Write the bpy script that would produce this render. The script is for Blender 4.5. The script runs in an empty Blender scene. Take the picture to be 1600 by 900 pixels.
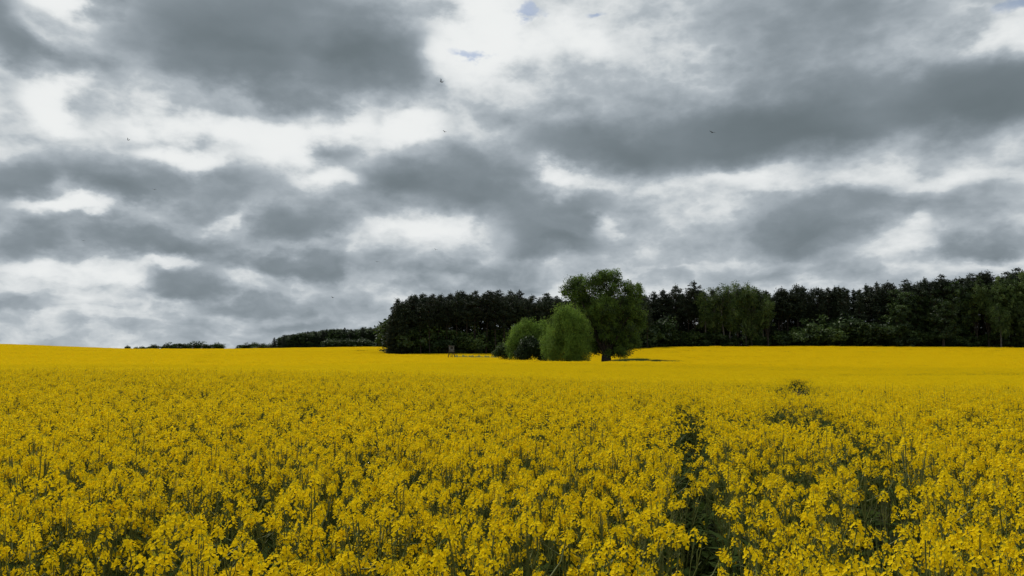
import bpy, math, random
import numpy as np
from mathutils import Vector
SC = bpy.context.scene
COL = SC.collection
R = math.radians

# ---------------------------------------------------------------- camera
F = 1150.0                       # focal length in pixels of the 1600 px wide photograph
CAMZ = 2.05
PITCH = math.atan(98 / F)
cam = bpy.data.objects.new('camera', bpy.data.cameras.new('camera'))
COL.objects.link(cam)
cam.data.sensor_width = 36.0
cam.data.lens = 36.0 * F / 1600.0
cam.data.clip_start = 0.05
cam.data.clip_end = 20000
cam.location = (0, 0, CAMZ)
cam.rotation_euler = (math.pi / 2 + PITCH, 0, 0)
SC.camera = cam

def ray(px, py):
    v = 450.0 - py
    return px - 800.0, F * math.cos(PITCH) - v * math.sin(PITCH), F * math.sin(PITCH) + v * math.cos(PITCH)
def at(px, py, Y):               # the place seen at a spot of the photograph, Y metres ahead
    X, D, Z = ray(px, py)
    return Vector((X / D * Y, Y, CAMZ + Z / D * Y))

# ---------------------------------------------------------------- light, exposure
SUN_EL, SUN_AZ = 52.0, -38.0     # azimuth seen from the camera: left of straight ahead
sun = bpy.data.objects.new('sun', bpy.data.lights.new('sun', 'SUN'))
COL.objects.link(sun)
sun.data.energy = 2.8
sun.data.angle = R(6)
sun.data.color = (1.0, 0.95, 0.87)
sd = Vector((math.sin(R(SUN_AZ)) * math.cos(R(SUN_EL)), math.cos(R(SUN_AZ)) * math.cos(R(SUN_EL)), math.sin(R(SUN_EL))))
sun.rotation_euler = sd.to_track_quat('Z', 'Y').to_euler()
SC.view_settings.view_transform = 'Standard'
SC.view_settings.look = 'None'
SC.view_settings.exposure = 0.0
SC.view_settings.gamma = 1.0

# ---------------------------------------------------------------- sky
W = bpy.data.worlds.new('World')
SC.world = W
W.use_nodes = True
nt = W.node_tree
nt.nodes.clear()
def N(kind, **kw):
    n = nt.nodes.new(kind)
    for k, v in kw.items():
        setattr(n, k, v)
    return n
def L(a, b):
    nt.links.new(a, b)
def M(op, a, b=None, c=None, clamp=False):
    n = N('ShaderNodeMath', operation=op, use_clamp=clamp)
    for i, x in enumerate((a, b, c)):
        if x is None: continue
        if isinstance(x, (int, float)): n.inputs[i].default_value = x
        else: L(x, n.inputs[i])
    return n.outputs[0]
def VM(op, a, b=None, c=None):
    n = N('ShaderNodeVectorMath', operation=op)
    for i, x in enumerate((a, b, c)):
        if x is None: continue
        if isinstance(x, tuple): n.inputs[i].default_value = x
        else: L(x, n.inputs[i])
    return n.outputs['Value'] if op in ('LENGTH', 'DOT_PRODUCT') else n.outputs[0]
def noise(vec, scale, detail, rough=0.5, lac=2.0):
    n = N('ShaderNodeTexNoise')
    n.inputs['Scale'].default_value = scale
    n.inputs['Detail'].default_value = detail
    n.inputs['Roughness'].default_value = rough
    n.inputs['Lacunarity'].default_value = lac
    L(vec, n.inputs['Vector'])
    return n
def comb(x, y, z=0.0):
    n = N('ShaderNodeCombineXYZ')
    for i, v in enumerate((x, y, z)):
        if isinstance(v, (int, float)): n.inputs[i].default_value = v
        else: L(v, n.inputs[i])
    return n.outputs[0]

tc = N('ShaderNodeTexCoord').outputs['Generated']
sep = N('ShaderNodeSeparateXYZ'); L(tc, sep.inputs[0])
dx, dy, dz = sep.outputs
az = M('ARCTAN2', dx, dy)
el = M('ARCSINE', dz)
zc = M('ADD', M('MAXIMUM', dz, 0.0), 0.26)
q = comb(M('DIVIDE', dx, zc), M('DIVIDE', dy, zc), 0.0)      # the cloud deck as a plane overhead
g3 = VM('MULTIPLY', tc, (1.0, 1.0, 1.7))
# two scales of warp so that cloud edges billow
w1 = noise(g3, 5.0, 1, 0.5)
w2 = noise(g3, 12.0, 5, 0.55)
wv = VM('ADD', VM('MULTIPLY', VM('SUBTRACT', w1.outputs['Color'], (0.5, 0.5, 0.5)), (0.12, 0.07, 0)),
        VM('MULTIPLY', VM('SUBTRACT', w2.outputs['Color'], (0.5, 0.5, 0.5)), (0.085, 0.065, 0)))
p = VM('ADD', comb(az, el, 0.0), wv)
def ang(px, py):
    X, D, Z = ray(px, py)
    return math.atan2(X, D), math.atan2(Z, math.hypot(X, D))
def blob(px, py, rx, ry, soft=0.0, shade=False):
    a, e = ang(px, py)
    a1, _ = ang(px - rx, py); a2, _ = ang(px + rx, py)
    _, e1 = ang(px, py + ry); _, e2 = ang(px, py - ry)
    sx, sy = 2 / (a2 - a1), 2 / (e2 - e1)
    v_ = VM('MULTIPLY_ADD', p, (sx, sy, 0), (-a * sx, -e * sy, 0))
    l = VM('LENGTH', v_)
    mr = N('ShaderNodeMapRange', interpolation_type='SMOOTHSTEP')
    mr.inputs['From Min'].default_value = 1.35
    mr.inputs['From Max'].default_value = soft
    L(l, mr.inputs['Value'])
    if not shade: return mr.outputs[0]
    y_ = N('ShaderNodeSeparateXYZ'); L(v_, y_.inputs[0])                # clouds thicken towards their flat base
    return M('MULTIPLY', mr.outputs[0], M('MULTIPLY_ADD', y_.outputs[1], -0.38, 1.0))
# dark cloud bodies (+) and bright gaps (-): centre x, y, half width, half height, weight, plateau
CL = [
 (430, 40, 240, 95, .56, .45), (300, 95, 130, 50, .18, .2), (600, 100, 110, 52, .32, .4), (440, 135, 190, 26, .25, .3),
 (5, 50, 55, 60, .5, .3), (60, 105, 90, 28, .2, .2),
 (1110, 205, 240, 60, .52, .3), (1400, 165, 300, 62, .48, .4), (1290, 60, 180, 95, .34, .3), (1530, 140, 150, 50, .22, .4),
 (930, 235, 120, 40, .32, .3), (1250, 235, 160, 28, .2, .3), (1000, 160, 130, 60, .18, .2), (1450, 30, 60, 60, .12, .2),
 (700, 285, 170, 48, .42, .3), (860, 355, 120, 50, .48, .3), (850, 395, 70, 24, .28, .3), (920, 318, 60, 18, .26, .2),
 (770, 325, 110, 32, .2, .2), (620, 285, 80, 26, .28, .2),
 (508, 228, 50, 34, .36, .2), (160, 275, 110, 42, .42, .3), (230, 310, 100, 30, .22, .3), (15, 285, 60, 42, .46, .3),
 (330, 285, 85, 42, .3, .2), (400, 315, 90, 25, .18, .2),
 (200, 368, 130, 30, .5, .3), (340, 385, 110, 28, .28, .3), (470, 358, 100, 28, .46, .3), (560, 330, 80, 22, .25, .2), (20, 362, 55, 26, .34, .2),
 (275, 430, 85, 25, .5, .3), (490, 412, 80, 20, .42, .2), (400, 405, 90, 22, .22, .2),
 (1290, 335, 130, 52, .46, .2), (1250, 380, 90, 26, .22, .2), (1545, 385, 110, 22, .46, .3), (1540, 320, 90, 50, .24, .2), (1440, 340, 60, 40, .12, .2),
 (400, 465, 90, 16, .34, .2), (760, 432, 120, 20, .28, .2), (40, 470, 90, 18, .22, .2),
 (430, 497, 70, 10, .22, .2), (150, 500, 100, 10, .12, .2), (640, 455, 60, 12, .16, .2), (1120, 420, 110, 18, .12, .2), (1300, 415, 80, 14, .12, .2),
 (105, 12, 46, 34, -.62, .2), (75, 155, 60, 44, -.55, .2), (292, 250, 50, 26, -.34, .1), (470, 300, 40, 18, -.28, .1), (95, 328, 60, 14, -.3, .1), (250, 400, 60, 12, -.2, .1), (700, 215, 60, 30, -.12, .1), (110, 185, 50, 22, -.2, .2), (390, 200, 190, 26, -.42, .3), (440, 245, 60, 26, -.3, .2), (530, 190, 40, 24, -.3, .2),
 (625, 208, 52, 26, -.5, .1), (510, 290, 42, 20, -.36, .1), (765, 55, 72, 85, -.62, .2), (860, 60, 110, 60, -.32, .2), (700, 90, 30, 30, -.2, .1),
 (955, 60, 60, 32, -.2, .1), (780, 150, 90, 40, -.18, .2), (890, 272, 52, 20, -.42, .1), (945, 352, 34, 32, -.42, .1), (1400, 285, 240, 22, -.2, .3), (1100, 285, 150, 18, -.14, .2),
 (1570, 70, 70, 60, -.28, .2), (680, 365, 90, 20, -.24, .2), (60, 410, 120, 22, -.24, .3), (175, 425, 40, 14, -.26, .2), (1410, 360, 22, 26, -.26, .1),
 (100, 325, 60, 14, -.2, .2), (330, 335, 70, 10, -.18, .2), (20, 230, 40, 22, -.1, .2), (620, 475, 90, 18, -.12, .2), (200, 470, 80, 20, -.1, .2), (290, 245, 60, 24, -.22, .2),
]
acc = None
for (x, y, rx, ry, wt, so) in CL:
    b = blob(x, y, rx, ry, so, wt > .4)
    acc = M('MULTIPLY', b, wt) if acc is None else M('MULTIPLY_ADD', b, wt, acc)
n1 = noise(g3, 6.5, 3, 0.5)
n2 = noise(VM('ADD', g3, (7.3, 2.1, 0)), 9.0, 7, 0.56)
n2u = noise(VM('ADD', g3, (7.3, 2.1, 0.05)), 9.0, 4, 0.56)      # the same a little higher up: puffs are lit from above
n4 = noise(g3, 40.0, 3, 0.6)
n3 = noise(VM('MULTIPLY', p, (11.0, 30.0, 0.0)), 1.0, 6, 0.56)   # small flat clouds crowding low down
low = N('ShaderNodeMapRange', interpolation_type='SMOOTHSTEP')
low.inputs['From Min'].default_value = 0.27; low.inputs['From Max'].default_value = 0.03
low.inputs['To Min'].default_value = 0.25; low.inputs['To Max'].default_value = 1.15
L(el, low.inputs['Value'])
D = M('ADD', acc, 0.285)
D = M('MULTIPLY_ADD', M('SUBTRACT', n1.outputs['Fac'], 0.5), 0.62, D)
D = M('MULTIPLY_ADD', M('MULTIPLY', M('SUBTRACT', n3.outputs['Fac'], 0.5), low.outputs[0]), 0.72, D)
De = M('MAXIMUM', M('SUBTRACT', D, 0.30), 0.0)
Dm = M('MULTIPLY_ADD', M('MULTIPLY', De, De), -4.0, 1.0)
edge = M('ADD', M('MAXIMUM', Dm, 0.0), 0.12)                  # cloud edges carry the fine billows
fine = M('ADD', M('MULTIPLY', M('SUBTRACT', n2.outputs['Fac'], 0.5), 0.31), M('MULTIPLY', M('SUBTRACT', n2.outputs['Fac'], n2u.outputs['Fac']), -0.62))
fine = M('MULTIPLY_ADD', M('SUBTRACT', M('ABSOLUTE', M('SUBTRACT', w2.outputs['Fac'], 0.5)), 0.07), 0.9, fine)
D = M('MULTIPLY_ADD', fine, edge, D)
D = M('MULTIPLY', M('ADD', D, M('SQRT', M('MULTIPLY_ADD', D, D, 0.022))), 0.5)
D = M('DIVIDE', D, M('MULTIPLY_ADD', D, 0.45, 0.68), clamp=True)
ramp = N('ShaderNodeValToRGB')
ramp.color_ramp.interpolation = 'B_SPLINE'
cr = ramp.color_ramp
stops = [(0.0, (.88, .895, .885)), (.10, (.79, .815, .82)), (.25, (.63, .665, .68)), (.38, (.45, .50, .54)), (.66, (.24, .282, .316)), (1.0, (.120, .150, .163))]
cr.elements[0].position = 0; cr.elements[0].color = stops[0][1] + (1,)
cr.elements[1].position = 1; cr.elements[1].color = stops[-1][1] + (1,)
for pos, c in stops[1:-1]:
    e_ = cr.elements.new(pos); e_.color = c + (1,)
L(D, ramp.inputs['Fac'])
sky = N('ShaderNodeTexSky', sky_type='NISHITA', sun_disc=False)
sky.sun_elevation = R(SUN_EL); sky.sun_rotation = R(SUN_AZ)
sky.altitude = 100; sky.dust_density = 1.5
# the few holes where blue shows
bl = None
for (x, y, rx, ry) in [(760, 88, 34, 10), (838, 16, 26, 12), (936, 3, 20, 10), (1583, 8, 50, 22)]:
    b = blob(x, y, rx, ry, .1)
    bl = b if bl is None else M('MAXIMUM', bl, b)
bl = M('MULTIPLY', M('MULTIPLY', M('SUBTRACT', M('MULTIPLY_ADD', M('SUBTRACT', M('ADD', n2.outputs['Fac'], n4.outputs['Fac']), 1.0), 3.2, bl), 0.30), 1.6, clamp=True), bl)
bl = M('MULTIPLY', bl, 0.7)
BG = 0.1
cs = VM('SCALE', ramp.outputs['Color']); nt.nodes[-1].inputs['Scale'].default_value = 1.0 / BG
mix = N('ShaderNodeMix', data_type='RGBA')
L(bl, mix.inputs['Factor']); L(cs, mix.inputs['A']); L(sky.outputs['Color'], mix.inputs['B'])
bg = N('ShaderNodeBackground'); bg.inputs['Strength'].default_value = BG
L(mix.outputs['Result'], bg.inputs['Color'])
out = N('ShaderNodeOutputWorld'); L(bg.outputs[0], out.inputs['Surface'])
W.cycles.sampling_method = 'MANUAL'
W.cycles.sample_map_resolution = 256

# ---------------------------------------------------------------- materials
def material(name, col, col2=None, scale=3.0, rough=0.7, transl=0.0, spec=0.3, obj_coord=True, per_obj=0.0):
    m = bpy.data.materials.new(name); m.use_nodes = True
    t = m.node_tree; t.nodes.clear()
    o = t.nodes.new('ShaderNodeOutputMaterial')
    b = t.nodes.new('ShaderNodeBsdfPrincipled')
    b.inputs['Roughness'].default_value = rough
    b.inputs['Specular IOR Level'].default_value = spec
    cc = None
    if col2:
        g = t.nodes.new('ShaderNodeTexCoord' if obj_coord else 'ShaderNodeNewGeometry')
        n = t.nodes.new('ShaderNodeTexNoise'); n.inputs['Scale'].default_value = scale; n.inputs['Detail'].default_value = 4
        t.links.new(g.outputs['Object' if obj_coord else 'Position'], n.inputs['Vector'])
        mr = t.nodes.new('ShaderNodeMapRange'); mr.inputs[1].default_value = .35; mr.inputs[2].default_value = .65
        t.links.new(n.outputs['Fac'], mr.inputs[0])
        mx = t.nodes.new('ShaderNodeMix'); mx.data_type = 'RGBA'
        t.links.new(mr.outputs[0], mx.inputs['Factor'])
        mx.inputs['A'].default_value = tuple(col) + (1,); mx.inputs['B'].default_value = tuple(col2) + (1,)
        cc = mx.outputs['Result']
        if per_obj:
            oi = t.nodes.new('ShaderNodeObjectInfo')
            h = t.nodes.new('ShaderNodeHueSaturation')
            m2 = t.nodes.new('ShaderNodeMapRange'); m2.inputs[3].default_value = 1 - per_obj; m2.inputs[4].default_value = 1 + per_obj
            t.links.new(oi.outputs['Random'], m2.inputs[0]); t.links.new(m2.outputs[0], h.inputs['Value'])
            t.links.new(cc, h.inputs['Color']); cc = h.outputs['Color']
        t.links.new(cc, b.inputs['Base Color'])
    else:
        b.inputs['Base Color'].default_value = tuple(col) + (1,)
    if transl:
        tr = t.nodes.new('ShaderNodeBsdfTranslucent')
        if cc is not None: t.links.new(cc, tr.inputs['Color'])
        else: tr.inputs['Color'].default_value = tuple(col) + (1,)
        ms = t.nodes.new('ShaderNodeMixShader'); ms.inputs[0].default_value = transl
        t.links.new(b.outputs[0], ms.inputs[1]); t.links.new(tr.outputs[0], ms.inputs[2])
        t.links.new(ms.outputs[0], o.inputs['Surface'])
    else:
        t.links.new(b.outputs[0], o.inputs['Surface'])
    return m
MAT = dict(
    petal=material('rape_petal', (.89, .675, .009), (.85, .61, .006), 30, .7, .42, .03),
    bud=material('rape_bud', (.42, .42, .03), None, 1, .6, .2),
    stem=material('rape_stem', (.15, .17, .04), (.10, .12, .03), 8, .6, .0),
    rleaf=material('rape_leaf', (.05, .078, .014), (.032, .055, .012), 6, .9, .25, .08),
    soil=material('soil', (.03, .028, .016), (.02, .032, .012), .9, .95, 0, .1, False),
    bark=material('willow_bark', (.05, .04, .03), (.025, .02, .016), 4, .9),
    pbark=material('pine_bark', (.04, .03, .023), (.025, .02, .017), 2, .9),
    bbark=material('birch_bark', (.15, .145, .125), (.06, .055, .05), 1.5, .8),
    pine=material('pine_needles', (.03, .043, .02), (.018, .029, .014), .8, .6, .1, .2, True, .3),
    leafd=material('leaf_dark', (.03, .052, .016), (.02, .038, .012), .5, .5, .2, .2, True, .25),
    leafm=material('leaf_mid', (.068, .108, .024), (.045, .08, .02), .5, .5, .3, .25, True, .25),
    leafl=material('leaf_light', (.125, .175, .038), (.08, .13, .03), .5, .5, .3, .25, True, .2),
    willow=material('willow_leaf', (.14, .215, .038), (.09, .15, .028), .35, .7, .38, .1),
    willowb=material('willow_leaf_bright', (.21, .32, .05), (.13, .22, .036), .4, .7, .42, .1),
    wood=material('weathered_wood', (.16, .16, .15), (.09, .09, .085), 5, .85),
    darkwood=material('dark_wood', (.05, .045, .04), (.03, .028, .025), 5, .9),
    felt=material('roof_felt', (.12, .125, .12), (.08, .085, .08), 4, .9),
    bird=material('bird_feather', (.02, .02, .022), None),
    drygrass=material('dry_grass', (.40, .38, .12), (.25, .28, .08), 3, .8, .3),
)

# ---------------------------------------------------------------- mesh helpers
def build_mesh(name, v, f, mats, mi=None, smooth=False):
    v = np.asarray(v, np.float32); f = np.asarray(f, np.int32)
    me = bpy.data.meshes.new(name)
    k = f.shape[1]
    me.vertices.add(len(v)); me.vertices.foreach_set('co', v.ravel())
    me.loops.add(f.size); me.loops.foreach_set('vertex_index', f.ravel())
    me.polygons.add(len(f)); me.polygons.foreach_set('loop_start', np.arange(0, f.size, k, dtype=np.int32))
    if mi is not None: me.polygons.foreach_set('material_index', np.asarray(mi, np.int32))
    if smooth: me.polygons.foreach_set('use_smooth', np.ones(len(f), bool))
    for m in mats: me.materials.append(m)
    me.update(calc_edges=True); me.validate()
    return me
class MB:                                   # gathers quads with a material index
    def __init__(s): s.v = []; s.f = []; s.m = []; s.n = 0
    def add(s, v, f, mi=0):
        v = np.asarray(v, float).reshape(-1, 3); f = np.asarray(f, int).reshape(-1, 4)
        s.v.append(v); s.f.append(f + s.n); s.m.append(np.full(len(f), mi) if np.isscalar(mi) else np.asarray(mi)); s.n += len(v)
    def tube(s, pts, rad, sides=5, mi=0):
        pts = np.asarray(pts, float); k = len(pts)
        t = np.gradient(pts, axis=0); t /= np.linalg.norm(t, axis=1)[:, None] + 1e-9
        ref = np.array([1.0, .13, .07]) if abs(t[0][0]) < .8 else np.array([.1, 1.0, .05])
        a = np.cross(t, ref); a /= np.linalg.norm(a, axis=1)[:, None] + 1e-9
        b = np.cross(t, a)
        th = np.arange(sides) * 2 * np.pi / sides
        rad = np.asarray(rad, float)
        ring = pts[:, None] + rad[:, None, None] * (np.cos(th)[None, :, None] * a[:, None] + np.sin(th)[None, :, None] * b[:, None])
        f = []
        for i in range(k - 1):
            for j in range(sides):
                j2 = (j + 1) % sides
                f.append((i * sides + j, i * sides + j2, (i + 1) * sides + j2, (i + 1) * sides + j))
        s.add(ring.reshape(-1, 3), f, mi)
    def box(s, c, d, mi=0, rz=0.0):
        c = np.asarray(c, float); hx, hy, hz = np.asarray(d, float) / 2
        v = np.array([(x, y, z) for z in (-hz, hz) for x, y in ((-hx, -hy), (hx, -hy), (hx, hy), (-hx, hy))])
        if rz:
            cs_, sn = math.cos(rz), math.sin(rz)
            v = np.c_[v[:, 0] * cs_ - v[:, 1] * sn, v[:, 0] * sn + v[:, 1] * cs_, v[:, 2]]
        s.add(v + c, [(0, 3, 2, 1), (4, 5, 6, 7), (0, 1, 5, 4), (1, 2, 6, 5), (2, 3, 7, 6), (3, 0, 4, 7)], mi)
    def quads(s, c, u, w, mi=0):            # kites: centre c, half axes u (long) and w
        n = len(c)
        v = np.stack([c - u, c + w - u * .1, c + u, c - w - u * .1], 1).reshape(-1, 3)
        s.add(v, np.arange(4 * n).reshape(-1, 4), mi)
    def mesh(s, name, mats, smooth=False):
        return build_mesh(name, np.concatenate(s.v), np.concatenate(s.f), mats, np.concatenate(s.m), smooth)
def thing(name, label, cat, loc=(0, 0, 0), data=None, group=None, kind=None, rz=0.0):
    o = bpy.data.objects.new(name, data); COL.objects.link(o)
    o.location = loc; o.rotation_euler = (0, 0, rz)
    if label: o['label'] = label
    if cat: o['category'] = cat
    if group: o['group'] = group
    if kind: o['kind'] = kind
    return o
def part(name, data, parent, label=None, loc=(0, 0, 0)):
    o = bpy.data.objects.new(name, data); COL.objects.link(o); o.parent = parent; o.location = loc
    if label: o['label'] = label
    return o
def copy_tree(root, loc, rz, scale, label=None, group=None):
    c = root.copy(); COL.objects.link(c); c.location = loc; c.rotation_euler = (0, 0, rz); c.scale = scale
    if label: c['label'] = label
    if group: c['group'] = group
    for ch in root.children:
        d = ch.copy(); COL.objects.link(d); d.parent = c
        for g in ch.children:
            e = g.copy(); COL.objects.link(e); e.parent = d
    return c
def unit(a): return a / (np.linalg.norm(a, axis=-1, keepdims=True) + 1e-9)

# ---------------------------------------------------------------- terrain
CROP = 1.25
HOR = 548.0
cols = np.array([-700, 0, 200, 350, 600, 700, 800, 900, 1000, 1100, 1300, 1600, 2300], float)
deps = np.array([12, 25, 45, 80, 110, 150, 200, 260, 350, 450, 800, 2500], float)
rows = np.array([
 [625, 577, 579, 574, 569, 562, 554, 545, 535, 534, 543, 548],
 [625, 577, 579, 574, 569, 563, 555, 546, 537.5, 538, 545, 548],
 [625, 577, 579, 574, 569, 563.5, 557.5, 551, 545.2, 546, 549, 549],
 [625, 578, 579, 574, 569, 564, 558, 551.5, 546.5, 545, 549, 549],
 [625, 581, 578.5, 572, 568, 563, 557.5, 551.5, 546, 541.5, 548, 549],
 [625, 584, 580, 571, 565, 559.5, 558.6, 551.5, 548, 545, 548, 549],
 [625, 588, 582, 572, 565, 561, 559, 552, 548, 545, 548, 549],
 [625, 592, 585, 573, 566, 569, 563, 549, 546, 545, 548, 549],
 [625, 595, 587, 575, 566.5, 564, 554, 542, 541, 541, 548, 549],
 [625, 598, 590, 578, 569, 561, 551, 541, 540.5, 541, 548, 549],
 [625, 603, 593, 580, 570, 560, 550, 540, 540, 541, 548, 549],
 [625, 606, 595, 581, 571, 561, 552, 543, 542, 542, 548, 549],
 [625, 606, 595, 581, 571, 561, 553, 545, 544, 543, 548, 549]], float)
Ctab = -(rows - HOR) * deps[None] / F * (1 / math.cos(PITCH)) ** 0
Ctab[:, 0] = -0.8
NL, NU = 260, 240
ld = np.linspace(math.log(12), math.log(2500), NL)
uu = np.linspace(cols[0], cols[-1], NU)
tmp = np.array([np.interp(ld, np.log(deps), r) for r in Ctab])
tab = np.array([np.interp(uu, cols, tmp[:, j]) for j in range(NL)]).T
def smooth1(a, k, axis):
    w = np.exp(-np.linspace(-2, 2, 2 * k + 1) ** 2); w /= w.sum()
    pad = [(0, 0), (0, 0)]; pad[axis] = (k, k)
    b = np.pad(a, pad, mode='edge')
    return sum(w[i] * np.take(b, np.arange(i, i + a.shape[axis]), axis=axis) for i in range(2 * k + 1))
tab = smooth1(smooth1(tab, 7, 1), 5, 0)
rngT = np.random.default_rng(5)
WV = [(rngT.uniform(0, 6.28), rngT.uniform(0, 6.28), rngT.uniform(25, 90)) for _ in range(9)]
def canopy(x, y):                       # height of the top of the crop
    x = np.asarray(x, float); y = np.asarray(y, float)
    yy = np.maximum(y, 12.0)
    u = np.clip(800 + F * x / yy, cols[0], cols[-1] - 1)
    fl = np.clip((np.log(np.minimum(yy, 2490)) - ld[0]) / (ld[1] - ld[0]), 0, NL - 1.001)
    fu = np.clip((u - uu[0]) / (uu[1] - uu[0]), 0, NU - 1.001)
    i = fu.astype(int); j = fl.astype(int); a = fu - i; b = fl - j
    z = (tab[i, j] * (1 - a) * (1 - b) + tab[i + 1, j] * a * (1 - b) + tab[i, j + 1] * (1 - a) * b + tab[i + 1, j + 1] * a * b)
    wsum = sum(np.sin((np.cos(t) * x + np.sin(t) * y) / l * 6.28 + ph) for t, ph, l in WV)
    return CAMZ + z + wsum * 0.03 * np.clip((yy - 15) / 60, 0, 1)
def ground(x, y): return canopy(x, y) - CROP

def axis(lo, hi):
    a = [0.0]; st = .5
    while a[-1] < hi: a.append(a[-1] + st); st = min(st * 1.045, 150)
    b = [0.0]; st = .5
    while b[-1] > lo: b.append(b[-1] - st); st = min(st * 1.06, 150)
    return np.array(sorted(set(a + b)))
gx = np.concatenate([-axis(0, 5000)[::-1], axis(0, 5000)[1:]]); gx = np.unique(gx)
gy = axis(-1500, 6000)
X, Y = np.meshgrid(gx, gy)
Z = ground(X, Y)
nx, ny = len(gx), len(gy)
idx = np.arange(nx * ny).reshape(ny, nx)
f = np.stack([idx[:-1, :-1], idx[:-1, 1:], idx[1:, 1:], idx[1:, :-1]], -1).reshape(-1, 4)
thing('ground', None, None, data=build_mesh('ground', np.stack([X, Y, Z], -1).reshape(-1, 3), f, [MAT['soil']], None, True), kind='structure')

# ---------------------------------------------------------------- rapeseed plants
def raceme(mb, rng, base, top, lod, size=1.0):
    ax = unit(top - base)
    if lod == 0:
        nf = int(rng.integers(12, 22))
        L_ = .042 * size
        t = (np.arange(nf) + rng.random(nf) * .5) / nf
        th = np.arange(nf) * 2.4 + rng.random(nf) * .8
        r = (.026 - .016 * t) * size * rng.uniform(.8, 1.25, nf)
        e1 = unit(np.cross(ax, [.31, .9, .2])); e2 = np.cross(ax, e1)
        rad = np.cos(th)[:, None] * e1 + np.sin(th)[:, None] * e2
        c = top - ax * (L_ * (1 - t) ** 1.0)[:, None] + rad * r[:, None]
        nrm = unit(rad + ax * rng.uniform(.3, 1.2, nf)[:, None] + rng.normal(0, .3, (nf, 3)))
        a = unit(np.cross(nrm, rng.normal(0, 1, (nf, 3)))); b = np.cross(nrm, a)
        pl = .0080 * size * rng.uniform(.75, 1.25, nf)
        for k in range(4):
            d = (a, b, -a, -b)[k]; s_ = (b, a, b, a)[k]
            cc = c + (d * .55 + nrm * .12) * pl[:, None]
            mb.quads(cc, (d * .55 + nrm * .18) * pl[:, None], s_ * (pl * .56)[:, None], 0)
        nb = 7                                   # buds on the tip
        cb = top + ax * .008 + rng.normal(0, .006, (nb, 3))
        mb.quads(cb, np.tile(ax * .0055, (nb, 1)), unit(rng.normal(0, 1, (nb, 3))) * .0028, 1)
        npd = 8                                  # flower stalks and young pods under the flowers
        tp = rng.uniform(.0, 1, npd)
        tp_c = top - ax * (L_ * .9 + tp * .10)[:, None]
        thp = rng.random(npd) * 6.28
        rp = np.cos(thp)[:, None] * e1 + np.sin(thp)[:, None] * e2
        d = unit(rp + ax * .8)
        mb.quads(tp_c + d * .016, d * .018, np.cross(d, ax) * .0013, 2)
        mb.tube([base, (base + top) / 2 + rng.normal(0, .006, 3), top], [.0030, .0022, .0012], 3, 2)
    elif lod == 1:
        nf = int(rng.integers(10, 17))
        c = top - ax * rng.uniform(0, .042, nf)[:, None] * size + rng.normal(0, .013 * size, (nf, 3))
        n_ = rng.normal(0, 1, (nf, 3)) + [0, 0, .7]
        a = unit(np.cross(n_, rng.normal(0, 1, (nf, 3)))); b = unit(np.cross(n_, a))
        mb.quads(c, a * .0095 * size, b * .0095 * size, 0)
        mb.quads(np.array([(base + top) / 2]), np.array([(top - base) / 2]), np.array([np.cross(ax, unit(rng.normal(0, 1, 3)))]) * .0016, 2)
        mb.quads(np.array([top + ax * .006]), np.array([ax * .01]), np.array([[.004, 0, 0]]), 1)
def plant(rng, lod):
    mb = MB()
    H = CROP + rng.normal(0, .05)
    lean = rng.normal(0, .05, 2)
    top = np.array([lean[0], lean[1], H])
    mid = np.array([lean[0] * .4, lean[1] * .4, H * .55])
    s = 4 if lod == 0 else 3
    mb.tube([[0, 0, 0], mid, top], [.006, .004, .0012], s, 2)
    raceme(mb, rng, top - [0, 0, .15], top, lod, rng.uniform(1.0, 1.3))
    for k in range(int(rng.integers(6, 10))):
        h0 = rng.uniform(.5, .82) * H
        a = rng.random() * 6.28
        rr = rng.uniform(.04, .20)
        p0 = np.array([lean[0] * h0 / H, lean[1] * h0 / H, h0])
        h1 = H - 1.6 * rr ** 2 - abs(rng.normal(0, .05)) - (rng.uniform(.08, .3) if rng.random() < .35 else 0)
        p1 = np.array([p0[0] + math.cos(a) * rr, p0[1] + math.sin(a) * rr, h1])
        pm = p0 * .5 + p1 * .5 + [math.cos(a) * rr * .22, math.sin(a) * rr * .22, -.015]
        if lod == 0: mb.tube([p0, pm, p1 - (p1 - pm) * .3], [.0035, .003, .002], 3, 2)
        else: mb.quads(np.array([(p0 + pm) / 2, (pm + p1) / 2]), np.array([(pm - p0) / 2, (p1 - pm) / 2]), np.array([[.0018, .0012, 0]] * 2), 2)
        raceme(mb, rng, pm, p1, lod, rng.uniform(.8, 1.25))
    nl = 12 if lod == 0 else 7                    # leaves up the stem
    h = rng.uniform(.2, .9, nl) * H
    th = rng.random(nl) * 6.28
    d = np.stack([np.cos(th), np.sin(th), rng.uniform(-.3, .9, nl)], -1); d = unit(d)
    ln = rng.uniform(.05, .13, nl) * (1.25 - h / H)
    c = np.stack([lean[0] * h / H, lean[1] * h / H, h], -1) + d * ln[:, None]
    w = unit(np.cross(d, [0, 0, 1.0])) * (ln * .3)[:, None]
    mb.quads(c, d * ln[:, None], w, 3)
    return mb.mesh('rapeseed_plant', [MAT['petal'], MAT['bud'], MAT['stem'], MAT['rleaf']])
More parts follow.
